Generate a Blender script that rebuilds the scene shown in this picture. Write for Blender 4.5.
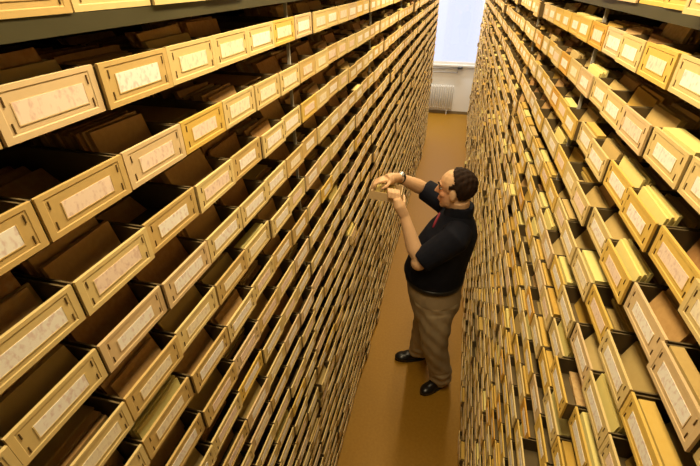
import bpy, bmesh, math, random
from mathutils import Vector, Matrix
random.seed(7)
S = bpy.context.scene
for o in list(bpy.data.objects): bpy.data.objects.remove(o)
C = S.collection
R = math.radians

# ------------------------------------------------------------ camera, world, exposure
F_PX, PITCH, YAW, CAMZ = 410.14, R(32.172), R(13.91), 2.65
cam_d = bpy.data.cameras.new('camera'); cam = bpy.data.objects.new('camera', cam_d); C.objects.link(cam)
cam_d.sensor_fit = 'HORIZONTAL'; cam_d.sensor_width = 36; cam_d.lens = F_PX / 700 * 36
cam_d.clip_start = .02
cam.location = (0, 0, CAMZ); cam.rotation_euler = (math.pi/2 - PITCH, 0, YAW)
S.camera = cam
w = bpy.data.worlds.new('overcast_sky'); S.world = w; w.use_nodes = True
bg = w.node_tree.nodes['Background']; bg.inputs['Color'].default_value = (.68, .72, 1.0, 1); bg.inputs['Strength'].default_value = 1.4
S.view_settings.view_transform = 'Standard'; S.view_settings.look = 'None'
S.view_settings.gamma = 1; S.view_settings.use_curve_mapping = False
S.view_settings.exposure = -0.06
LAMP_W = 28.0            # each ceiling tube
LAMP_COL = (1, .80, .48)

# ------------------------------------------------------------ materials
def mat(name, col, rough=.6, metal=0, spec=.3):
    m = bpy.data.materials.new(name); m.use_nodes = True
    b = m.node_tree.nodes['Principled BSDF']
    b.inputs['Base Color'].default_value = (*col, 1); b.inputs['Roughness'].default_value = rough
    b.inputs['Metallic'].default_value = metal; b.inputs['Specular IOR Level'].default_value = spec
    return m
def vary(m, cols, scale=30, island=True, fac_noise=.35, coord='Object', bump=0, stretch=None, objrand=True):
    """colour ramp over (random per piece + fine noise)"""
    nt = m.node_tree; b = nt.nodes['Principled BSDF']
    tc = nt.nodes.new('ShaderNodeTexCoord'); nz = nt.nodes.new('ShaderNodeTexNoise')
    nz.inputs['Scale'].default_value = scale; nz.inputs['Detail'].default_value = 4
    src = tc.outputs[coord]
    if stretch:
        mp = nt.nodes.new('ShaderNodeMapping'); mp.inputs['Scale'].default_value = stretch
        nt.links.new(src, mp.inputs['Vector']); src = mp.outputs['Vector']
    nt.links.new(src, nz.inputs['Vector'])
    acc = None
    def add(sock, k):
        nonlocal acc
        mu = nt.nodes.new('ShaderNodeMath'); mu.operation = 'MULTIPLY_ADD'
        nt.links.new(sock, mu.inputs[0]); mu.inputs[1].default_value = k
        if acc: nt.links.new(acc, mu.inputs[2])
        else: mu.inputs[2].default_value = 0
        acc = mu.outputs[0]
    if island:
        g = nt.nodes.new('ShaderNodeNewGeometry'); add(g.outputs['Random Per Island'], 1 - fac_noise - (.3 if objrand else 0))
    if objrand:
        oi = nt.nodes.new('ShaderNodeObjectInfo'); add(oi.outputs['Random'], .3 if island else 1 - fac_noise)
    add(nz.outputs['Fac'], fac_noise)
    cr = nt.nodes.new('ShaderNodeValToRGB')
    el = cr.color_ramp.elements
    for i, c in enumerate(cols):
        p = .15 + .7 * i / max(1, len(cols) - 1)
        e = el[i] if i < 2 else el.new(p)
        e.position = p; e.color = (*c, 1)
    nt.links.new(acc, cr.inputs['Fac']); nt.links.new(cr.outputs['Color'], b.inputs['Base Color'])
    if bump:
        bp = nt.nodes.new('ShaderNodeBump'); bp.inputs['Strength'].default_value = bump; bp.inputs['Distance'].default_value = .002
        nt.links.new(nz.outputs['Fac'], bp.inputs['Height']); nt.links.new(bp.outputs['Normal'], b.inputs['Normal'])
    return m

BOARD = {}
for nm, a, b_ in (('cream', (.60, .44, .175), (.70, .535, .235)), ('tan', (.50, .33, .11), (.62, .43, .16)),
                  ('golden', (.62, .40, .08), (.70, .47, .11)), ('orange', (.58, .30, .04), (.64, .36, .06)),
                  ('beige', (.60, .42, .21), (.68, .50, .27))):
    BOARD[nm] = vary(mat('cardboard_' + nm, a, .7), [a, b_], scale=60, island=False, fac_noise=.6, bump=.15)
BOARD_FAR = vary(mat('cardboard_far', (.6, .43, .16), .7), [(.56, .36, .12), (.66, .46, .18), (.72, .53, .22), (.70, .46, .13), (.75, .57, .28)], scale=50, fac_noise=.25, objrand=False)
INNER = vary(mat('brown_board_shade_inside', (.16, .11, .05), .8), [(.115, .080, .033), (.175, .120, .050)], scale=40, island=False, fac_noise=.6)  # brown board darkened: shade inside the trays is put into its colour
INNER_FAR = vary(mat('brown_board_shade_inside_far', (.16, .11, .05), .8), [(.115, .080, .033), (.175, .120, .050)], scale=40, fac_noise=.4, objrand=False)  # far trays, with the same inside shade painted into the colour
def label_mat(name, col, ink):
    m = mat(name, col, .55); nt = m.node_tree; b = nt.nodes['Principled BSDF']
    tc = nt.nodes.new('ShaderNodeTexCoord'); oi = nt.nodes.new('ShaderNodeObjectInfo')
    ml = nt.nodes.new('ShaderNodeMath'); ml.operation = 'MULTIPLY'; ml.inputs[1].default_value = 37
    nt.links.new(oi.outputs['Random'], ml.inputs[0])
    va = nt.nodes.new('ShaderNodeVectorMath'); va.operation = 'ADD'
    nt.links.new(tc.outputs['Object'], va.inputs[0]); nt.links.new(ml.outputs[0], va.inputs[1])
    mp = nt.nodes.new('ShaderNodeMapping'); mp.inputs['Scale'].default_value = (1, 170, 110)
    nt.links.new(va.outputs[0], mp.inputs['Vector'])
    nz = nt.nodes.new('ShaderNodeTexNoise'); nz.inputs['Scale'].default_value = 1; nz.inputs['Detail'].default_value = 2
    nt.links.new(mp.outputs[0], nz.inputs['Vector'])
    cr = nt.nodes.new('ShaderNodeValToRGB'); e = cr.color_ramp.elements
    e[0].position = .50; e[0].color = (*col, 1); e[1].position = .68; e[1].color = (*ink, 1)
    nt.links.new(nz.outputs['Fac'], cr.inputs['Fac']); nt.links.new(cr.outputs['Color'], b.inputs['Base Color'])
    return m
LABEL = [label_mat('paper_white', (.88, .83, .74), (.74, .60, .53)), label_mat('paper_pink', (.86, .68, .54), (.70, .50, .40)), label_mat('paper_cream', (.86, .76, .56), (.70, .57, .42))]
LABEL_FAR = vary(mat('paper_far', (.86, .8, .7), .6), [(.86, .66, .50), (.86, .76, .58), (.88, .83, .74)], fac_noise=.1, objrand=False)
STAPLE = mat('dark_staple', (.16, .10, .04), .4, .6)
CARDS = vary(mat('brown_cards', (.3, .15, .06), .8), [(.26, .12, .04), (.44, .24, .075), (.60, .36, .13), (.40, .19, .055), (.70, .50, .23)], scale=120, fac_noise=.2)
CARDS_TAN = vary(mat('tan_cards', (.5, .35, .12), .8), [(.40, .24, .07), (.55, .38, .13), (.62, .46, .19)], scale=120, fac_noise=.2)
CARDS_YEL = vary(mat('yellow_cards', (.8, .65, .2), .8), [(.74, .58, .16), (.80, .68, .26)], scale=80, fac_noise=.3)
CARDS_GOLD = vary(mat('golden_cards', (.6, .38, .07), .8), [(.50, .27, .04), (.62, .38, .07), (.68, .48, .13)], scale=80, fac_noise=.25)
METAL = vary(mat('olive_shelf_steel', (.1, .09, .05), .45, .2), [(.050, .045, .020), (.075, .066, .032)], scale=8, island=False, fac_noise=1, objrand=False)
POST = mat('pale_grey_post_steel', (.40, .38, .33), .5)
WHITE = vary(mat('white_plaster', (.85, .84, .82), .8), [(.83, .82, .80), (.88, .87, .86)], scale=3, island=False, fac_noise=1, objrand=False, bump=.1)
ENAMEL = mat('white_enamel', (.72, .70, .66), .35)
PIPE = mat('grey_pipe', (.42, .42, .44), .4, .3)
FLOORM = vary(mat('ochre_linoleum', (.4, .2, .05), .5, spec=.22), [(.31, .155, .012), (.35, .18, .016), (.39, .205, .022)], scale=55, island=False, fac_noise=1, objrand=False, bump=.04)
GLASS = bpy.data.materials.new('window_glass'); GLASS.use_nodes = True
nt = GLASS.node_tree; nt.nodes.clear()
out = nt.nodes.new('ShaderNodeOutputMaterial'); tr = nt.nodes.new('ShaderNodeBsdfTransparent'); gl = nt.nodes.new('ShaderNodeBsdfGlossy')
gl.inputs['Roughness'].default_value = .02; mx = nt.nodes.new('ShaderNodeMixShader'); mx.inputs[0].default_value = .06
nt.links.new(tr.outputs[0], mx.inputs[1]); nt.links.new(gl.outputs[0], mx.inputs[2]); nt.links.new(mx.outputs[0], out.inputs[0])

# ------------------------------------------------------------ helpers
class MB:
    def __init__(s): s.v = []; s.f = []; s.m = []
    def quadbox(s, pts, mi=0):       # 8 points: bottom ring 0-3, top ring 4-7
        n = len(s.v); s.v += [tuple(p) for p in pts]
        for q in ((3,2,1,0),(4,5,6,7),(0,1,5,4),(1,2,6,5),(2,3,7,6),(3,0,4,7)):
            s.f.append(tuple(n+i for i in q)); s.m.append(mi)
    def box(s, x0, x1, y0, y1, z0, z1, mi=0):
        s.quadbox([(x0,y0,z0),(x1,y0,z0),(x1,y1,z0),(x0,y1,z0),(x0,y0,z1),(x1,y0,z1),(x1,y1,z1),(x0,y1,z1)], mi)
    def add(s, other, M, mi_map=None):
        n = len(s.v); s.v += [tuple(M @ Vector(p)) for p in other.v]
        s.f += [tuple(n+i for i in q) for q in other.f]; s.m += [mi_map(i) if mi_map else i for i in other.m]
    def tube(s, pts, rad, seg=10, mi=0, cap=True):
        pts = [Vector(p) for p in pts]; n0 = len(s.v)
        up = None
        for i, p in enumerate(pts):
            t = (pts[min(i+1, len(pts)-1)] - pts[max(i-1, 0)]).normalized()
            if up is None: up = t.orthogonal().normalized()
            up = (up - t * up.dot(t)).normalized(); sd = t.cross(up)
            r = rad[i] if isinstance(rad, (list, tuple)) else rad
            for k in range(seg):
                a = 2*math.pi*k/seg; s.v.append(tuple(p + up*math.cos(a)*r + sd*math.sin(a)*r))
        for i in range(len(pts)-1):
            for k in range(seg):
                a, b = n0+i*seg+k, n0+i*seg+(k+1) % seg
                s.f.append((a, b, b+seg, a+seg)); s.m.append(mi)
        if cap:
            s.f.append(tuple(n0+k for k in reversed(range(seg)))); s.m.append(mi)
            s.f.append(tuple(n0+(len(pts)-1)*seg+k for k in range(seg))); s.m.append(mi)
    def rings(s, rs, seg=24, mi=0):   # rs: (cx, cy, z, rx, ry) closed loft upwards
        n0 = len(s.v)
        for cx, cy, z, rx, ry in rs:
            for k in range(seg):
                a = 2*math.pi*k/seg; s.v.append((cx+math.cos(a)*rx, cy+math.sin(a)*ry, z))
        for i in range(len(rs)-1):
            for k in range(seg):
                a, b = n0+i*seg+k, n0+i*seg+(k+1) % seg
                s.f.append((a, b, b+seg, a+seg)); s.m.append(mi)
        s.f.append(tuple(n0+k for k in reversed(range(seg)))); s.m.append(mi)
        s.f.append(tuple(n0+(len(rs)-1)*seg+k for k in range(seg))); s.m.append(mi)
    def ball(s, c, r, M=None, seg=16, nr=10, mi=0):
        c = Vector(c); n0 = len(s.v); M = M or Matrix.Identity(3)
        s.v.append(tuple(c + M @ Vector((0, 0, -r[2]))))
        for i in range(1, nr):
            ph = math.pi*i/nr - math.pi/2
            for k in range(seg):
                a = 2*math.pi*k/seg
                s.v.append(tuple(c + M @ Vector((r[0]*math.cos(ph)*math.cos(a), r[1]*math.cos(ph)*math.sin(a), r[2]*math.sin(ph)))))
        s.v.append(tuple(c + M @ Vector((0, 0, r[2])))); top = len(s.v)-1
        for k in range(seg):
            s.f.append((n0, n0+1+(k+1) % seg, n0+1+k)); s.m.append(mi)
            s.f.append((top, n0+1+(nr-2)*seg+k, n0+1+(nr-2)*seg+(k+1) % seg)); s.m.append(mi)
        for i in range(nr-2):
            for k in range(seg):
                a, b = n0+1+i*seg+k, n0+1+i*seg+(k+1) % seg
                s.f.append((a, b, b+seg, a+seg)); s.m.append(mi)
    def mesh(s, name, mats, smooth=False):
        me = bpy.data.meshes.new(name); me.from_pydata(s.v, [], s.f)
        for m in (mats if isinstance(mats, (list, tuple)) else [mats]): me.materials.append(m)
        if any(s.m): me.polygons.foreach_set('material_index', s.m)
        if smooth: me.polygons.foreach_set('use_smooth', [True]*len(me.polygons))
        me.update(); return me
def link(name, me, parent=None):
    o = bpy.data.objects.new(name, me); C.objects.link(o); o.parent = parent; return o
def tag(o, label, cat, group=None, kind=None):
    o['label'] = label; o['category'] = cat
    if group: o['group'] = group
    if kind: o['kind'] = kind
    return o
def struct(name, me, label, cat, parent=None):
    o = link(name, me, parent)
    if parent is None: o['kind'] = 'structure'; o['label'] = label; o['category'] = cat
    return o
def empty(name, loc=(0, 0, 0), rz=0):
    o = bpy.data.objects.new(name, None); C.objects.link(o); o.location = loc; o.rotation_euler = (0, 0, rz)
    o.empty_display_size = .05; return o
def boxmesh(name, m, *a):
    b = MB(); b.box(*a); return b.mesh(name, m)
fw = Vector((0, math.cos(PITCH), -math.sin(PITCH))); upv = Vector((0, math.sin(PITCH), math.cos(PITCH))); rt = Vector((1, 0, 0))
Rz = Matrix.Rotation(YAW, 3, 'Z'); fw, upv, rt = Rz @ fw, Rz @ upv, Rz @ rt
def proj(p):
    d = Vector(p) - Vector((0, 0, CAMZ)); z = d.dot(fw)
    if z < .05: return None
    return 350 + F_PX*d.dot(rt)/z, 233 - F_PX*d.dot(upv)/z

# ------------------------------------------------------------ room
XL, XR = -.42, .33           # tray fronts
DEP = .30                    # shelf depth
Y0, Y1L, Y1R = -.55, 7.715, 9.30
YW = 9.56                    # far wall
ZC = 3.25
struct('floor', boxmesh('floor', FLOORM, -2.2, 2.2, -1.6, YW+.2, -.05, 0), 'ochre brown linoleum floor of the narrow aisle', 'floor')
struct('ceiling', boxmesh('ceiling', WHITE, -2.2, 2.2, -1.6, YW+.2, ZC, ZC+.1), 'plain white ceiling above the shelving', 'ceiling')
struct('wall_left', boxmesh('wall_left', WHITE, -2.3, -2.2, -1.6, YW+.2, 0, ZC), 'white wall behind the left shelving', 'wall')
struct('wall_right', boxmesh('wall_right', WHITE, 2.2, 2.3, -1.6, YW+.2, 0, ZC), 'white wall behind the right shelving', 'wall')
struct('wall_front', boxmesh('wall_front', WHITE, -2.2, 2.2, -1.7, -1.6, 0, ZC), 'white wall behind the viewer', 'wall')
wx0, wx1, wz0, wz1 = -1.25, 1.05, 1.02, 3.0
b = MB()
b.box(-2.2, 2.2, YW, YW+.2, 0, wz0); b.box(-2.2, 2.2, YW, YW+.2, wz1, ZC)
b.box(-2.2, wx0, YW, YW+.2, wz0, wz1); b.box(wx1, 2.2, YW, YW+.2, wz0, wz1)
struct('wall_back', b.mesh('wall_back', WHITE), 'white end wall below and around the bright window', 'wall')
struct('baseboard_back', boxmesh('baseboard_back', mat('dark_baseboard', (.20, .15, .08), .5), -2.2, 2.2, YW-.015, YW, 0, .06), 'dark baseboard along the end wall', 'baseboard')
win = empty('window_1', (0, YW+.08, wz0)); win['kind'] = 'structure'; win['label'] = 'bright overexposed window at the end of the aisle'; win['category'] = 'window'
b = MB(); t = .06; h = wz1-wz0
b.box(wx0, wx1, -.03, .03, 0, t); b.box(wx0, wx1, -.03, .03, h-t, h); b.box(wx0, wx0+t, -.03, .03, t, h-t); b.box(wx1-t, wx1, -.03, .03, t, h-t)
link('window_frame', b.mesh('window_frame', ENAMEL), win)
link('pane', boxmesh('pane', GLASS, wx0+t, wx1-t, -.003, .003, t, h-t), win)
link('window_sill', boxmesh('window_sill', ENAMEL, wx0-.05, wx1+.05, -.14, -.03, -.02, .012), win)

# radiator below the window
rad = tag(empty('radiator', (-.42, YW-.09, 0)), 'white ribbed radiator under the bright window at the aisle end', 'radiator')
cm = None
bb = MB(); bb.tube([(0, 0, .11), (0, 0, .13), (0, 0, .60), (0, 0, .63)], [.012, .020, .020, .012], 8)
cm = bb.mesh('radiator_section', ENAMEL, True)
for i in range(16):
    o = link('section', cm, rad); o.location = (-.375+.05*i, 0, 0); o.scale = (1, 1.6, 1)
b = MB(); b.tube([(-.39, 0, .15), (.39, 0, .15)], .014, 8); b.tube([(-.39, 0, .58), (.39, 0, .58)], .014, 8); link('header_pipe', b.mesh('header_pipe', ENAMEL, True), rad)
b = MB(); b.box(-.30, -.28, -.01, .01, 0, .14); b.box(.28, .30, -.01, .01, 0, .14); link('foot', b.mesh('foot', ENAMEL), rad)
pp = tag(empty('heating_pipes', (0, YW-.09, 0)), 'pair of thin grey heating pipes running along the end wall', 'pipes')
for z in (.97, .885):
    b = MB(); b.tube([(-1.5, .04, z), (.04 if z > .9 else .0, .04, z)], .010, 8); link('pipe', b.mesh('pipe', PIPE, True), pp)
b = MB(); b.tube([(0.02, .03, .97), (.0, .03, .885)], .010, 8); link('riser', b.mesh('riser', PIPE, True), pp)
b = MB(); b.tube([(.0, .02, .985), (.10, .02, .985)], .026, 12); b.tube([(.03, .04, .97), (.03, .0, .985)], .014, 8); link('valve_knob', b.mesh('valve_knob', mat('dark_valve', (.07, .07, .08), .4), True), pp)

# ------------------------------------------------------------ ceiling lamps (above the frame)
TUBE = bpy.data.materials.new('lit_tube'); TUBE.use_nodes = True
nt = TUBE.node_tree; nt.nodes.clear(); out = nt.nodes.new('ShaderNodeOutputMaterial'); em = nt.nodes.new('ShaderNodeEmission')
em.inputs['Color'].default_value = (*LAMP_COL, 1); em.inputs['Strength'].default_value = 3; nt.links.new(em.outputs[0], out.inputs[0])
ordn = ['first', 'second', 'third', 'fourth', 'fifth', 'sixth', 'seventh', 'eighth', 'ninth', 'tenth']
for i, y in enumerate((.9, 2.7, 4.5, 6.3, 8.1)):
    L = tag(empty('ceiling_lamp', (-.12, y, ZC)), 'white ceiling tube lamp over the aisle, %s from the near end' % ordn[i], 'lamp', 'ceiling lamps over the aisle')
    link('housing', boxmesh('housing', ENAMEL, -.07, .07, -.65, .65, -.05, 0), L)
    b = MB(); b.tube([(0, -.6, -.075), (0, .6, -.075)], .016, 10); link('tube', b.mesh('tube', TUBE, True), L)
    ld = bpy.data.lights.new('tube_light', 'AREA'); ld.shape = 'RECTANGLE'; ld.size = .14; ld.size_y = 1.2; ld.energy = LAMP_W; ld.color = LAMP_COL
    lo = bpy.data.objects.new('tube_light', ld); C.objects.link(lo); lo.parent = L; lo.location = (0, 0, -.10)

L = tag(empty('ceiling_lamp', (0, 8.95, ZC)), 'added cool white fill lamp, unseen, across the window end of the aisle', 'lamp')  # unseen lamp added to brighten the end wall and far floor
link('housing', boxmesh('housing', ENAMEL, -.65, .65, -.07, .07, -.05, 0), L)
b = MB(); b.tube([(-.6, 0, -.075), (.6, 0, -.075)], .016, 10); link('tube', b.mesh('tube', TUBE, True), L)
ld = bpy.data.lights.new('tube_light', 'AREA'); ld.shape = 'RECTANGLE'; ld.size = 1.2; ld.size_y = .14; ld.energy = 55; ld.color = (1, .95, .88)
lo = bpy.data.objects.new('tube_light', ld); C.objects.link(lo); lo.parent = L; lo.location = (0, 0, -.10)

# ------------------------------------------------------------ shelving
PW = .1375; PWI = (1.1-.010)/8; DZ = .112; NR = 24
ZT = {'left': 2.672, 'right': 2.660}
TH = .054
YOFF = {'left': .010, 'right': .2225}
POSTY = {'left': .0145, 'right': .227}
for side in ('left', 'right'):
    sg = 1 if side == 'left' else -1
    xf = XL if side == 'left' else XR
    y1 = Y1L if side == 'left' else Y1R
    def X(d): return xf - sg*d          # d: distance back from the tray fronts
    def bxx(b, d0, d1, y0, y1_, z0, z1):
        b.box(min(X(d0), X(d1)), max(X(d0), X(d1)), y0, y1_, z0, z1)
    sh = tag(empty('shelving_unit', (X(DEP/2), 3.5, 0)), 'tall grey steel shelving full of card trays along the %s side' % side, 'shelving')
    sh_loc = Vector(sh.location)
    def part(name, b, m):
        b.v = [tuple(Vector(p) - sh_loc) for p in b.v]; return link(name, b.mesh(name, m), sh)
    for r in range(NR):
        zb = ZT[side] - TH - DZ*r
        b = MB()
        if r == 0: bxx(b, .004, DEP, Y0, y1, zb-.024, zb-.004)
        else: bxx(b, .010, DEP, Y0, y1, zb-.003, zb)
        part('shelf', b, METAL)
    b = MB(); bxx(b, .0, DEP, Y0, y1, ZT[side]+.065, ZT[side]+.085); part('top_light_block', b, METAL)  # unseen cover added to stop light coming in from above
    b = MB(); bxx(b, DEP, DEP+.012, Y0, y1, 0, ZT[side]+.085); part('back_panel', b, METAL)
    b = MB(); bxx(b, .022, DEP, Y0, y1, 0, ZT[side]-TH-DZ*(NR-1)-.003); part('kick_plate', b, METAL)
    b = MB(); bxx(b, .004, DEP+.012, y1, y1+.02, 0, ZT[side]+.085); part('end_panel', b, ENAMEL)
    k = -1
    while True:
        y = POSTY[side] + 1.1*k; k += 1
        if y < Y0: continue
        if y > y1: break
        b = MB(); bxx(b, .022, .030, y-.0030, y+.0030, 0, ZT[side]+.065); part('post', b, POST)

# tray meshes: local +x outwards, front face at x=0, y centred, z from 0
TW, TD = .1322, .262
def front_geo(lod=0):
    b = MB(); hw = TW/2; t = .0035; rim = .0008; iw = .0085; ih = .0065
    # slab with a proud rim all round and a recessed field
    P = lambda x, y, z: b.v.append((x, y, z)) or len(b.v)-1
    o = [P(0, -hw, 0), P(0, hw, 0), P(0, hw, TH), P(0, -hw, TH)]
    i = [P(0, -hw+iw, ih), P(0, hw-iw, ih), P(0, hw-iw, TH-ih*.8), P(0, -hw+iw, TH-ih*.8)]
    j = [P(-rim, -hw+iw+.001, ih+.001), P(-rim, hw-iw-.001, ih+.001), P(-rim, hw-iw-.001, TH-ih*.8-.001), P(-rim, -hw+iw+.001, TH-ih*.8-.001)]
    q = [P(-t-rim, -hw, 0), P(-t-rim, hw, 0), P(-t-rim, hw, TH), P(-t-rim, -hw, TH)]
    for a in range(4):
        c = (a+1) % 4
        b.f += [(o[a], o[c], i[c], i[a]), (i[a], i[c], j[c], j[a]), (q[a], q[c], o[c], o[a])]
    b.f += [tuple(j), tuple(reversed(q))]
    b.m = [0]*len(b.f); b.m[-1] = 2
    return b
def body_geo(depth=TD, mi=2):
    b = MB(); hw = TW/2-.0005; t = .0026; x0 = -depth; x1 = -.0057
    b.box(x0, x1, -hw, hw, 0, t)
    b.box(x0, x1, -hw, -hw+t, t, TH-.003); b.box(x0, x1, hw-t, hw, t, TH-.003)
    b.box(x0, x0+t, -hw+t, hw-t, t, TH-.004)
    b.m = [mi]*len(b.f)
    return b
def label_geo(wd=.084, hh=.023):
    b = MB(); z0 = .0155; b.box(-.0008, -.0003, -wd/2, wd/2, z0, z0+hh); return b
def holder_geo(wd=.084, hh=.023):
    b = MB(); z0 = .0155; e = .0014; x0, x1 = -.0008, .0
    b.box(x0, x1, -wd/2-e, wd/2+e, z0-e, z0); b.box(x0, x1, -wd/2-e, -wd/2, z0, z0+hh); b.box(x0, x1, wd/2, wd/2+e, z0, z0+hh)
    return b
def staple_geo():
    b = MB(); b.box(-.0010, .0003, -.0007, .0007, -.0050, .0050); return b
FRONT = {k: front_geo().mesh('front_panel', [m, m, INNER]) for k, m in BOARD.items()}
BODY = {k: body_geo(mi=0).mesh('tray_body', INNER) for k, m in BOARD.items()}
LAB = [label_geo(w_, h_).mesh('label_card', LABEL[i]) for w_, h_ in ((.084, .023), (.076, .021), (.09, .022)) for i in range(3)]
HOLD = {k: [holder_geo(w_, h_).mesh('label_frame', m) for w_, h_ in ((.084, .023), (.076, .021), (.09, .022))] for k, m in BOARD.items()}
STAP = staple_geo().mesh('staple', STAPLE)

def slab(b, x, w_, h_, t, lean, z0=.0028, yo=0, tilt=0, mi=0):
    """an upright card, leaning back by lean (rad), bottom front at x"""
    dx = -math.sin(lean)*h_; dz = math.cos(lean)*h_; a = w_/2
    b.quadbox([(x-t, yo-a, z0), (x, yo-a, z0), (x, yo+a, z0), (x-t, yo+a, z0),
               (x-t+dx, yo-a, z0+dz-tilt), (x+dx, yo-a, z0+dz-tilt), (x+dx, yo+a, z0+dz+tilt), (x-t+dx, yo+a, z0+dz+tilt)], mi)
def bundle_geo(kind, rng, n=None):
    b = MB()
    if kind == 'row':          # a row of upright cards with a few taller dividers
        n = n or 16; x = -.012 - rng.random()*.03; lean = rng.uniform(.1, .5)
        for i in range(n):
            t = rng.uniform(.002, .008); h_ = rng.uniform(.046, .064) + (.014 if rng.random() < .2 else 0)
            if x - t - math.sin(lean)*h_ < -TD+.006: break
            slab(b, x, rng.uniform(.098, .121), h_, t, lean, yo=rng.uniform(-.002, .002), tilt=rng.uniform(-.003, .003), mi=1 if rng.random() < .15 else 0)
            x -= t + rng.uniform(.0015, .008); lean = min(.75, max(.05, lean + rng.uniform(-.03, .05)))
    elif kind == 'flat':       # folded papers lying flat, a little askew
        z = .0028
        for i in range(n or rng.randint(8, 13)):
            t = rng.uniform(.002, .006); a = rng.uniform(-.06, .06); l = rng.uniform(.14, .2); w_ = rng.uniform(.095, .113)
            M = Matrix.Translation((-.03-l/2-rng.random()*.03, 0, z)) @ Matrix.Rotation(a*.6, 4, 'Z')
            c = MB(); c.box(-l/2, l/2, -w_/2, w_/2, 0, t, 1 if rng.random() < .25 else 0); b.add(c, M); z += t + .0004
    elif kind == 'block':      # one thick bundle in the front half, loose cards behind
        hh = rng.uniform(.050, .080); x = -.02-rng.random()*.02; ln = rng.uniform(.15, .45)
        th = rng.uniform(.05, .09); c_ = rng.choice((0, 0, 1)); xx = x
        if n: slab(b, x, .114, hh, th, ln, mi=c_)
        else:
            while xx > x - th:
                t = rng.uniform(.003, .009); slab(b, xx, rng.uniform(.104, .118), hh - rng.uniform(0, .009), t, ln, yo=rng.uniform(-.002, .002), tilt=rng.uniform(-.0015, .0015), mi=c_); xx -= t + .0006
        x -= .105
        for i in range(n or 6):
            t = rng.uniform(.002, .006); h_ = rng.uniform(.035, .055)
            if x - t - math.sin(ln)*h_ < -TD+.006: break
            slab(b, x, .112, h_, t, ln); x -= t+rng.uniform(.004, .012)
    elif kind == 'yellow':     # bright folder tops right behind the front
        xx = -.0085
        for i in range(rng.randint(4, 6)): t = rng.uniform(.002, .006); slab(b, xx, rng.uniform(.110, .119), rng.uniform(.052, .068), t, .14, tilt=rng.uniform(-.002, .002), mi=2); xx -= t + rng.uniform(.0008, .003)
        for i in range(8): t = rng.uniform(.003, .008); slab(b, xx-.006, rng.uniform(.106, .114), rng.uniform(.044, .054), t, .25, mi=rng.choice((0, 1, 1))); xx -= t + .003
    elif kind == 'front':      # folders packed against the front, tops level with the rim
        slab(b, -.0075, rng.uniform(.112, .122), rng.uniform(.045, .056), rng.uniform(.014, .030), rng.uniform(.0, .12), tilt=rng.uniform(-.0015, .0015), mi=rng.choice((1, 2, 2)))
        x = -.06
        for i in range(n or 8):
            t = rng.uniform(.002, .006); slab(b, x, .112, rng.uniform(.030, .044), t, .4); x -= t+rng.uniform(.004, .012)
    elif kind == 'low':        # almost empty
        for i in range(n or 4): slab(b, -.1-.03*i, .11, .03+.01*rng.random(), .004, .9)
    return b
rng = random.Random(3)
BUND = {}
for kd, cnt in (('row', 5), ('flat', 4), ('block', 5), ('yellow', 2), ('low', 2), ('front', 5)):
    BUND[kd] = [bundle_geo(kd, rng).mesh('card_bundle_' + kd, [CARDS, CARDS_TAN, CARDS_YEL]) for _ in range(cnt)]
BUND_R = {}
for kd, cnt in (('row', 4), ('flat', 3), ('block', 5), ('front', 6)):
    BUND_R[kd] = [bundle_geo(kd, rng).mesh('card_bundle_' + kd, [CARDS_TAN, CARDS_GOLD, CARDS_GOLD]) for _ in range(cnt)]

# every slot on both shelves
slots = []
rs = random.Random(11)
for side in ('left', 'right'):
    y1 = Y1L if side == 'left' else Y1R
    k0 = math.ceil((Y0 - YOFF[side])/PW)
    for r in range(NR):
        zb = ZT[side] - TH - DZ*r + .0006 - (.004 if r == 0 else 0)
        for k in range(k0, 80):
            yc = YOFF[side] + PW*8*(k//8) + .010 + PWI*(k % 8 + .5)
            if yc + PW/2 > y1: break
            if side == 'left':
                pull = max(-.004, min(.006, rs.gauss(0, .003)))
                if rs.random() < .025: pull = rs.uniform(.010, .022)
            else:
                pull = max(-.005, min(.007, rs.gauss(0, .0035)))
                if rs.random() < .05: pull = rs.uniform(.010, .025)
            rot = rs.uniform(-.005, .005)
            x = (XL + pull) if side == 'left' else (XR - pull)
            q = [proj((x, yc+sy*PW/2, zb+dz)) for sy in (-1, 1) for dz in (0, TH)]
            vis, area, cen = False, 0, None
            if all(q):
                xs = [p[0] for p in q]; ys = [p[1] for p in q]
                cen = proj((x, yc, zb+TH/2))
                vis = max(xs) > 2 and min(xs) < 698 and max(ys) > 2 and min(ys) < 464
                p0, p1, p3, p2 = q[0], q[1], q[2], q[3]
                pl = [q[0], q[2], q[3], q[1]]
                area = abs(sum(pl[i][0]*pl[(i+1) % 4][1]-pl[(i+1) % 4][0]*pl[i][1] for i in range(4)))/2
            slots.append(dict(side=side, r=r, k=k, x=x, y=yc, z=zb, rot=rot, vis=vis, area=area, cen=cen))
for side in ('left', 'right'):
    for r in range(NR):
        row = sorted([s for s in slots if s['side'] == side and s['r'] == r and s['vis']], key=lambda s: s['y'])
        for i, s in enumerate(row): s['col'] = i
near = sorted([s for s in slots if s['vis']], key=lambda s: -s['area'])[:300]
for i, s in enumerate(near): s['near'] = True; s['rank'] = i
ordw = ['first', 'second', 'third', 'fourth', 'fifth', 'sixth', 'seventh', 'eighth', 'ninth', 'tenth', 'eleventh', 'twelfth', 'thirteenth', 'fourteenth',
        'fifteenth', 'sixteenth', 'seventeenth', 'eighteenth', 'nineteenth', 'twentieth', 'twenty-first', 'twenty-second', 'twenty-third', 'twenty-fourth', 'twenty-fifth']
vrow = {}
for side in ('left', 'right'):
    rr = sorted({s['r'] for s in slots if s['side'] == side and s['vis']})
    for i, r in enumerate(rr): vrow[side, r] = i
def closest(side, px, py):
    return min((s for s in slots if s['side'] == side and s['cen'] and s['vis']), key=lambda s: (s['cen'][0]-px)**2 + (s['cen'][1]-py)**2)
FORCE = {}
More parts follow.
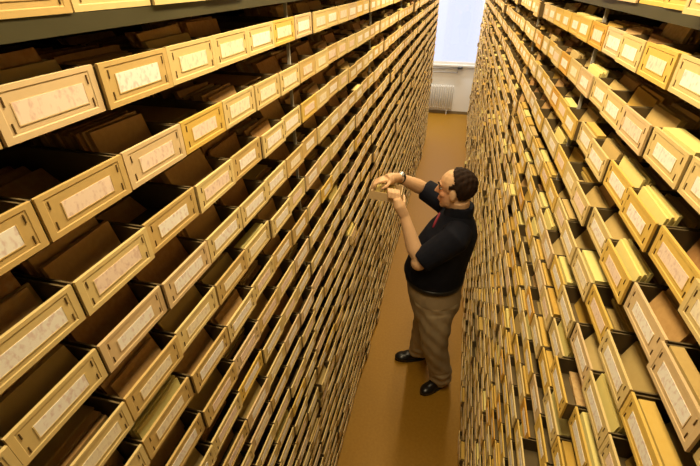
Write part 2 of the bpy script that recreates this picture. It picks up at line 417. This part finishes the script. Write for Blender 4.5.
for side, px, py, kd in (('left', 165, 400, 'yellow'), ('right', 612, 185, 'yellow'), ('right', 636, 222, 'yellow'), ('right', 560, 350, 'yellow'), ('right', 585, 385, 'yellow'),
                         ('left', 212, 178, 'block'), ('left', 160, 118, 'block'), ('left', 60, 205, 'low'), ('left', 190, 235, 'low')):
    s = closest(side, px, py); FORCE[id(s)] = kd
HELD_SLOT = None
def mtx(s):
    return Matrix.Translation((s['x'], s['y'], s['z'])) @ Matrix.Rotation(s['rot'] + (0 if s['side'] == 'left' else math.pi), 4, 'Z')
rc = random.Random(5)
def part_of(name, me, parent):
    o = bpy.data.objects.new(name, me); C.objects.link(o); o.parent = parent; return o
def bundle_words(kd): return {'row': 'upright brown index cards', 'flat': 'flat stacked brown papers', 'block': 'thick brown card bundle', 'yellow': 'bright yellow folders', 'low': 'few slumped brown cards', 'front': 'packed brown folders'}[kd]
far = {'left': [], 'right': []}
for s in slots:
    side = s['side']
    u = rc.random()
    col = ('cream' if u < .52 else 'tan' if u < .74 else 'beige' if u < .93 else 'golden') if side == 'left' else ('golden' if u < .36 else 'cream' if u < .74 else 'orange' if u < .84 else 'beige')
    u = rc.random()
    if side == 'left': kd = 'row' if u < .36 else 'flat' if u < .55 else 'block' if u < .80 else 'low' if u < .94 else 'yellow' if u < .96 else 'front'
    else: kd = 'row' if u < .18 else 'flat' if u < .30 else 'block' if u < .42 else 'low' if u < .54 else 'yellow' if u < .57 else 'front'
    if side == 'right' and s['r'] < 5 and kd == 'front' and rc.random() < .7: kd = 'row'
    if kd == 'low' and s['r'] < 9 and rc.random() < .75: kd = 'block'
    kd = FORCE.get(id(s), kd)
    if not s.get('near'):
        far[side].append((s, kd)); continue
    t = empty('card_tray', (s['x'], s['y'], s['z']), s['rot'] + (0 if side == 'left' else math.pi))
    where = '%s shelf, %s row from the top, %s in from the photo edge' % (side, ordw[vrow[side, s['r']]], ordw[s['col']])
    tag(t, '%s card tray, %s' % (col, where), 'tray', 'card trays on the %s shelf' % side)
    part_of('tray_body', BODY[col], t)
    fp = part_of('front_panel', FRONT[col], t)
    li = rc.randrange(3); lc = rc.choices((0, 1, 2), (6, 3, 3) if side == 'left' else (7, 2, 2))[0]
    part_of('label_card', LAB[li*3+lc], fp); part_of('label_frame', HOLD[col][li], fp)
    if s['rank'] < 90:
        for yy in (-.053, .053):
            for zz in (.014, .040): part_of('staple', STAP, fp).location = (0, yy, zz)
    pool = BUND if (side == 'left' or kd not in BUND_R or rc.random() < .45) else BUND_R
    c = part_of('card_bundle', rc.choice(pool[kd]), None)
    c.location = t.location; c.rotation_euler = t.rotation_euler
    words = bundle_words(kd)
    if pool is BUND_R: words = words.replace('brown', 'tan')
    tag(c, '%s in tray on %s' % (words, where.replace(' from the top', '').replace('in from the photo edge', 'from photo edge')), 'cards', 'cards in the %s shelf trays' % side)
# the rest of the trays and their cards: too many to single out
fg, bg_, lg = front_geo(), body_geo(), label_geo()
far_b = {k: [bundle_geo(k, rng, n) for _ in range(5)] for k, n in (('row', 8), ('flat', 3), ('block', 2), ('yellow', None), ('low', 2), ('front', 2))}
for side in ('left', 'right'):
    T = MB(); K = MB()
    for s, kd in far[side]:
        M = mtx(s); T.add(fg, M); T.add(bg_, M)
        T.add(lg, M, lambda i: 1)
        tan = rc.random() < (.85 if side == 'right' else .3)
        K.add(rc.choice(far_b[kd]), M, (lambda i: (1, 3, 2)[i]) if tan else (lambda i: (0, 3, 3)[i]) if kd == 'front' else None)
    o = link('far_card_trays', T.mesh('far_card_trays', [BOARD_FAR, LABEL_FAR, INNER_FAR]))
    tag(o, 'countless small card trays receding along the far %s shelf' % side, 'trays', kind='stuff')
    o = link('far_tray_cards', K.mesh('far_tray_cards', [CARDS, CARDS_TAN, CARDS_YEL, CARDS_GOLD]))
    tag(o, 'countless cards filling the receding trays of the %s shelf' % side, 'cards', kind='stuff')

# ------------------------------------------------------------ person
SKIN = vary(mat('skin', (.6, .35, .2), .5), [(.64, .39, .21), (.74, .48, .28)], scale=25, island=False, fac_noise=1, objrand=False)
nt = SKIN.node_tree; ramp = [n for n in nt.nodes if n.type == 'VALTORGB'][0]; pb = nt.nodes['Principled BSDF']
tc = nt.nodes.new('ShaderNodeTexCoord'); dv = nt.nodes.new('ShaderNodeVectorMath'); dv.operation = 'DISTANCE'; dv.inputs[1].default_value = (-.010, 2.120, 1.615)
nt.links.new(tc.outputs['Object'], dv.inputs[0])
mr = nt.nodes.new('ShaderNodeMapRange'); mr.inputs[1].default_value = .03; mr.inputs[2].default_value = .10; mr.inputs[3].default_value = .55; mr.inputs[4].default_value = 0
nt.links.new(dv.outputs['Value'], mr.inputs[0])
mixc = nt.nodes.new('ShaderNodeMix'); mixc.data_type = 'RGBA'; mixc.inputs[7].default_value = (.58, .20, .10, 1)      # flushed cheeks and nose
nt.links.new(mr.outputs[0], mixc.inputs[0]); nt.links.new(ramp.outputs[0], mixc.inputs[6]); nt.links.new(mixc.outputs[2], pb.inputs['Base Color'])
SHIRT = vary(mat('navy_black_shirt', (.006, .007, .014), .8, spec=.15), [(.004, .005, .010), (.010, .011, .020)], scale=20, island=False, fac_noise=1, objrand=False)
PANTS = vary(mat('khaki_grey_trousers', (.2, .15, .09), .85, spec=.15), [(.35, .27, .16), (.42, .33, .20)], scale=14, island=False, fac_noise=1, objrand=False, bump=.2)
BLACK = mat('black_leather', (.010, .009, .009), .3, spec=.5)
HAIR = vary(mat('dark_brown_hair', (.03, .015, .008), .75, spec=.15), [(.010, .005, .003), (.030, .014, .007)], scale=60, island=False, fac_noise=1, objrand=False, bump=.6)
REDM = mat('dark_red_cord', (.22, .015, .03), .6)
SOCK = mat('white_sock', (.7, .68, .62), .9)
dg = bpy.context.evaluated_depsgraph_get
def remeshed(b, name, m, voxel, smooth=4):
    me = b.mesh(name + '_raw', m); o = bpy.data.objects.new(name, me); C.objects.link(o)
    md = o.modifiers.new('r', 'REMESH'); md.mode = 'VOXEL'; md.voxel_size = voxel
    sm = o.modifiers.new('s', 'SMOOTH'); sm.factor = .5; sm.iterations = smooth
    bpy.context.view_layer.update()
    d = dg(); new = bpy.data.meshes.new_from_object(o.evaluated_get(d)); bpy.data.objects.remove(o)
    new.name = name; new.materials.clear(); new.materials.append(m)
    new.polygons.foreach_set('use_smooth', [True]*len(new.polygons)); return new
PB = Vector((.06, 2.18, 0))
man = tag(empty('person', PB), 'man in dark shirt and khaki trousers bending his head over a pulled-out tray', 'person')
def mpart(name, me, parent=None):
    o = bpy.data.objects.new(name, me); C.objects.link(o); o.parent = parent or man
    if parent is None: o.location = -PB
    return o
# head frame: local +x = face direction
HC = Vector((.074, 2.145, 1.640))
HM = (Matrix.Rotation(R(166), 3, 'Z') @ Matrix.Rotation(R(4), 3, 'Y') @ Matrix.Rotation(R(0), 3, 'X'))
def hp(x, y, z): return HC + HM @ Vector((x, y, z))
LS, LE, LW = Vector((.105, 1.965, 1.425)), Vector((-.075, 1.935, 1.255)), Vector((-.185, 2.025, 1.497))
RS, RE, RW = Vector((.085, 2.345, 1.415)), Vector((-.105, 2.425, 1.485)), Vector((-.258, 2.285, 1.612))
sk = MB()
sk.ball(hp(-.012, 0, .032), (.099, .077, .086), HM); sk.ball(hp(.028, 0, -.035), (.062, .060, .086), HM)
sk.ball(hp(.060, 0, -.098), (.026, .030, .022), HM); sk.ball(hp(.030, 0, -.075), (.055, .052, .035), HM)
sk.tube([hp(.078, 0, .022), hp(.096, 0, -.004), hp(.108, 0, -.022), hp(.090, 0, -.030)], [.009, .012, .015, .010], 10)
sk.ball(hp(.070, 0, .034), (.024, .052, .012), HM); sk.ball(hp(.086, 0, -.056), (.010, .026, .007), HM); sk.ball(hp(.083, 0, -.070), (.010, .023, .007), HM)
for sy in (-1, 1):
    sk.ball(hp(-.005, sy*.079, -.006), (.020, .011, .033), HM); sk.ball(hp(.055, sy*.042, -.022), (.024, .020, .02), HM)
sk.tube([hp(-.025, 0, -.05), Vector((.108, 2.165, 1.50)), Vector((.11, 2.165, 1.44))], [.060, .062, .075], 14)
# torso and legs under the clothes
sk.rings([(.04, 2.16, .84, .12, .15), (.02, 2.16, 1.0, .14, .16), (.05, 2.16, 1.2, .13, .165), (.09, 2.16, 1.38, .11, .18), (.11, 2.165, 1.455, .06, .1)])
ANK_L, ANK_R = Vector((.175, 2.150, .085)), Vector((-.015, 2.365, .085))
KN_L, KN_R = Vector((.085, 2.085, .50)), Vector((.010, 2.265, .50))
sk.tube([(.055, 2.09, .88), KN_L, ANK_L, ANK_L+Vector((0, 0, -.04))], [.085, .058, .042, .045], 12)
sk.tube([(.04, 2.24, .88), KN_R, ANK_R, ANK_R+Vector((0, 0, -.04))], [.085, .058, .042, .045], 12)
def arm(b, s, e, w_, k=1.0):
    b.tube([s, s.lerp(e, .5), e, e.lerp(w_, .3), e.lerp(w_, .7), w_], [.055*k, .050*k, .044*k, .046*k, .036*k, .029*k], 14)
arm(sk, LS, LE, LW); arm(sk, RS, RE, RW)
sk.ball(LE, (.045, .045, .045)); sk.ball(RE, (.045, .045, .045))
# held tray: open, outwards end towards the man
HT = Matrix.Translation((-.222, 2.130, 1.552)) @ Matrix.Rotation(R(3), 4, 'Z') @ Matrix.Rotation(R(5), 4, 'Y')
def ht(x, y, z): return HT @ Vector((x, y, z))
# near (left) hand: on the near front corner of the tray, fingers over the rim
def finger(b, pts, r): b.tube(pts, [r*1.05, r, r*.95, r*.75], 8); b.ball(pts[-1], (r*.8,)*3, seg=8, nr=6); [b.ball(p, (r*1.04,)*3, seg=8, nr=6) for p in pts[:-1]]
hw = TW/2
Lp = ht(-.002, -hw-.041, .008)                # palm centre
b = sk
b.tube([LW, LW.lerp(Lp, .45), Lp, ht(-.022, -hw-.030, .044)], [.029, .032, .034, .022], 12)
for i, (dx, l) in enumerate(((-.002, .9), (-.022, 1), (-.042, .95), (-.060, .8))):
    k0 = ht(dx-.006, -hw-.026, .044)
    finger(b, [k0, ht(dx-.012, -hw-.017, .068), ht(dx-.018, -hw+.010*l, .075), ht(dx-.020, -hw+.026*l, .064)], .0088)
finger(b, [Lp + Vector((.012, .0, .008)), ht(.022, -hw-.012, .020), ht(.017, -hw+.020, .030), ht(.014, -hw+.042, .034)], .0098)
# far (right) hand: reaches over the tray, fingers dip into the cards near the shelf
RK = ht(-.085, .030, .098)
b.tube([RW, RW.lerp(RK, .5), RK, RK.lerp(ht(-.115, .0, .09), .4)], [.028, .033, .036, .030], 12)
for i, (dy, l) in enumerate(((.036, .85), (.016, 1), (-.004, 1.02), (-.024, .9))):
    base = RK + HT.to_3x3() @ Vector((-.012, dy-.012, .002))
    finger(b, [base, ht(-.125-.012*l, dy-.016, .100), ht(-.150-.014*l, dy-.026, .082), ht(-.160-.012*l, dy-.030, .064)], .0088)
finger(b, [RK + Vector((.01, -.02, -.004)), ht(-.085, -.022, .084), ht(-.100, -.040, .076), ht(-.112, -.046, .066)], .0098)
body = mpart('body', remeshed(sk, 'body', SKIN, .0046, 3))
# face details
for sy in (-1, 1):
    e = MB(); e.ball(hp(.070, sy*.031, .008), (.0095, .012, .008), HM); eo = mpart('eye', e.mesh('eye', mat('eye_white', (.45, .38, .32), .4), True))
    e = MB(); e.ball(hp(.080, sy*.031, .006), (.005, .006, .006), HM); mpart('iris', e.mesh('iris', mat('iris_dark', (.03, .02, .012), .3), True))
    e = MB(); e.tube([hp(.088, sy*.012, .034), hp(.088, sy*.030, .040), hp(.072, sy*.052, .034)], [.004, .0055, .003], 8); mpart('eyebrow', e.mesh('eyebrow', HAIR, True))
e = MB(); e.ball(hp(.089, 0, -.063), (.008, .024, .006), HM); mpart('lips', e.mesh('lips', mat('lips', (.48, .17, .12), .5), True))
# hair: cap over the back, sides and crown; forehead and temples bare
hr = bmesh.new(); bmesh.ops.create_icosphere(hr, subdivisions=5, radius=1)
rh = random.Random(2)
for v in hr.verts:
    n = v.co.normalized(); v.co = Vector((-.014 + n.x*.107, n.y*.086, .032 + n.z*.093))
dele = []
for f in hr.faces:
    c = f.calc_center_median(); side_ = abs(c.y)/.086
    front_lim = .008 if c.z > .06 else (.016 if c.z > .034 else (-.030 if c.z > -.02 else -.034))
    front_lim -= .045*max(0, side_-.45) if c.z > .05 else 0
    low = -.100 if c.x < -.045 else -.056
    if c.x > front_lim or c.z < low: dele.append(f)
bmesh.ops.delete(hr, geom=dele, context='FACES')
for v in hr.verts:
    v.co += v.normal*(.004*math.sin(v.co.x*160+v.co.z*90)*math.sin(v.co.y*130) + rh.uniform(-.001, .001)) if v.normal.length else Vector()
    v.co = Vector(hp(*v.co))
hm = bpy.data.meshes.new('hair'); hr.to_mesh(hm); hr.free(); hm.materials.append(HAIR)
hm.polygons.foreach_set('use_smooth', [True]*len(hm.polygons))
ho = mpart('hair', hm); so = ho.modifiers.new('s', 'SOLIDIFY'); so.thickness = .014; so.offset = -1
# shirt with sleeves
st = MB()
st.rings([(.024, 2.16, 1.015, .180, .192), (.019, 2.16, 1.04, .190, .199), (.018, 2.16, 1.06, .193, .203), (.036, 2.16, 1.17, .182, .208), (.066, 2.16, 1.28, .168, .213),
          (.090, 2.16, 1.36, .150, .214), (.104, 2.16, 1.42, .118, .190), (.110, 2.163, 1.465, .085, .125), (.110, 2.165, 1.495, .068, .080)], 28)
st.tube([LS+Vector((.01, .07, .0)), LS, LS.lerp(LE, .45), LS.lerp(LE, .90)], [.085, .083, .077, .073], 16)
st.tube([RS+Vector((.01, -.07, .0)), RS, RS.lerp(RE, .5), RS.lerp(RE, 1.02)], [.085, .083, .075, .070], 16)
shirt = mpart('shirt', remeshed(st, 'shirt', SHIRT, .008, 5))
cl = MB(); cl.tube([(.110, 2.164, 1.462), (.120, 2.160, 1.550)], [.086, .075], 20)
mpart('collar', remeshed(cl, 'collar', SHIRT, .006, 2), shirt).location = (0, 0, 0)
# red cord and pen strip on the chest, near side
rd = MB(); lp = []
for p_ in ((.010, 2.205, 1.44), (.004, 2.178, 1.44), (-.008, 2.13, 1.424), (-.018, 2.095, 1.404)):
    ok, q_, n_, _ = shirt.closest_point_on_mesh(Vector(p_)); lp.append(q_ + n_*.003)
rd.tube(lp, [.006, .008, .008, .006], 8)
mpart('lanyard', rd.mesh('lanyard', REDM, True), shirt).location = (0, 0, 0)
# trousers
tr_ = MB()
tr_.rings([(.045, 2.165, .70, .13, .155), (.050, 2.165, .78, .160, .182), (.042, 2.165, .86, .174, .190), (.032, 2.162, .925, .177, .191), (.025, 2.16, 1.035, .174, .188)], 28)
for hip, kn, an in ((Vector((.055, 2.085, .82)), KN_L, ANK_L), (Vector((.040, 2.245, .82)), KN_R, ANK_R)):
    tr_.tube([hip, hip.lerp(kn, .5), kn, kn.lerp(an, .5), an.lerp(kn, .08), an+Vector((0, 0, -.035 if an is ANK_L else .004))], [.115, .110, .094, .086, .080, .076], 18)
tro = remeshed(tr_, 'trousers', PANTS, .008, 5)
# soft folds
for v in tro.vertices:
    z = v.co.z
    if z < .88:
        a = math.sin(v.co.x*55 + z*23)*math.sin(z*31 + v.co.y*20)
        v.co += Vector(v.normal)*(.006*a + (.005*math.sin(z*80) if z < .22 else 0))
trs = mpart('trousers', tro)
bl = MB()
n0 = 40; ring = []
for zz, e in ((.925, .006), (.960, .006)):
    pass
bl.rings([(.025, 2.16, .998, .178, .192), (.025, 2.16, 1.001, .186, .199), (.023, 2.16, 1.030, .188, .200), (.023, 2.16, 1.033, .180, .194)], 36)
mpart('belt', bl.mesh('belt', BLACK, True))
# shoes
def shoe(an, toe):
    d = (Vector(toe) - Vector((an.x, an.y, 0))); d.z = 0; d.normalize()
    sd = Vector((-d.y, d.x, 0)); o = Vector((an.x, an.y, 0))
    def P(f, s_, z): return o + d*f + sd*s_ + Vector((0, 0, z))
    MR = Matrix((d, sd, Vector((0, 0, 1)))).transposed()
    u = MB()
    u.ball(P(-.035, 0, .050), (.048, .038, .046), MR); u.ball(P(.055, 0, .042), (.10, .042, .040), MR); u.ball(P(.125, .004, .034), (.068, .047, .032), MR)
    u.tube([P(-.01, 0, .05), P(-.005, 0, .095)], [.045, .043], 14)
    so_ = MB(); k = 20; prof = []
    for i in range(k):
        a = 2*math.pi*i/k; c, s_ = math.cos(a), math.sin(a)
        prof.append((.052 + .138*c, s_*(.044 + .008*c)))
    n = len(so_.v)
    for z in (0.0, .016):
        for f, s_ in prof: so_.v.append(tuple(P(f, s_, z)))
    for i in range(k): so_.f.append((i, (i+1) % k, k+(i+1) % k, k+i))
    so_.f += [tuple(reversed(range(k))), tuple(range(k, 2*k))]; so_.m = [0]*len(so_.f)
    up_ = remeshed(u, 'shoe_upper', BLACK, .005, 3)
    for v in up_.vertices: v.co.z = max(v.co.z, .010)
    s1 = mpart('shoe', up_)
    mpart('sole', so_.mesh('sole', mat('shoe_sole', (.02, .018, .016), .6)), s1).location = (0, 0, 0)
    lc = MB()
    for j in range(3): lc.tube([P(.05+.018*j, -.018, .082-.006*j), P(.058+.018*j, .018, .082-.006*j)], .003, 6)
    mpart('laces', lc.mesh('laces', mat('black_laces', (.03, .03, .03), .8), True), s1).location = (0, 0, 0)
shoe(ANK_L, (.055, 2.03, 0)); shoe(ANK_R, (-.21, 2.30, 0))
for an in (ANK_L, ANK_R):
    k_ = MB(); k_.tube([an+Vector((0, 0, -.005)), an+Vector((0, 0, .06))], [.046, .046], 14); mpart('sock', k_.mesh('sock', SOCK, True))
# wristwatch on the far wrist
wd = (RK - RW).normalized(); wc = RE.lerp(RW, .95)
b = MB(); b.tube([wc - wd*.011, wc + wd*.011], [.0345, .0340], 18); wt = mpart('watch_strap', b.mesh('watch_strap', BLACK, True))
b = MB(); nrm = Vector((.1, -.35, .9)).normalized(); b.tube([wc + nrm*.028, wc + nrm*.041], [.018, .017], 16)
mpart('watch_case', b.mesh('watch_case', mat('steel_case', (.8, .8, .82), .2, .6), True), wt).location = (0, 0, 0)

# held tray and its cards
ho_ = empty('card_tray'); ho_.matrix_world = HT
tag(ho_, 'cream card tray held in the hands of the man', 'tray')
link('tray_body', body_geo(.185, 0).mesh('tray_body', BOARD['beige']), ho_); fpn = link('front_panel', FRONT['beige'], ho_); link('label_card', LAB[0], fpn)
rg = random.Random(9); b = MB(); x = -.03
while x > -.15:
    t_ = rg.uniform(.002, .006); slab(b, x, .112, rg.uniform(.040, .047), t_, .25, mi=rg.choice((0, 1, 1))); x -= t_+.003
c = link('card_bundle', b.mesh('card_bundle_held', [CARDS_TAN, CARDS_YEL])); c.matrix_world = HT
tag(c, 'tan index cards in the tray the man is holding', 'cards')
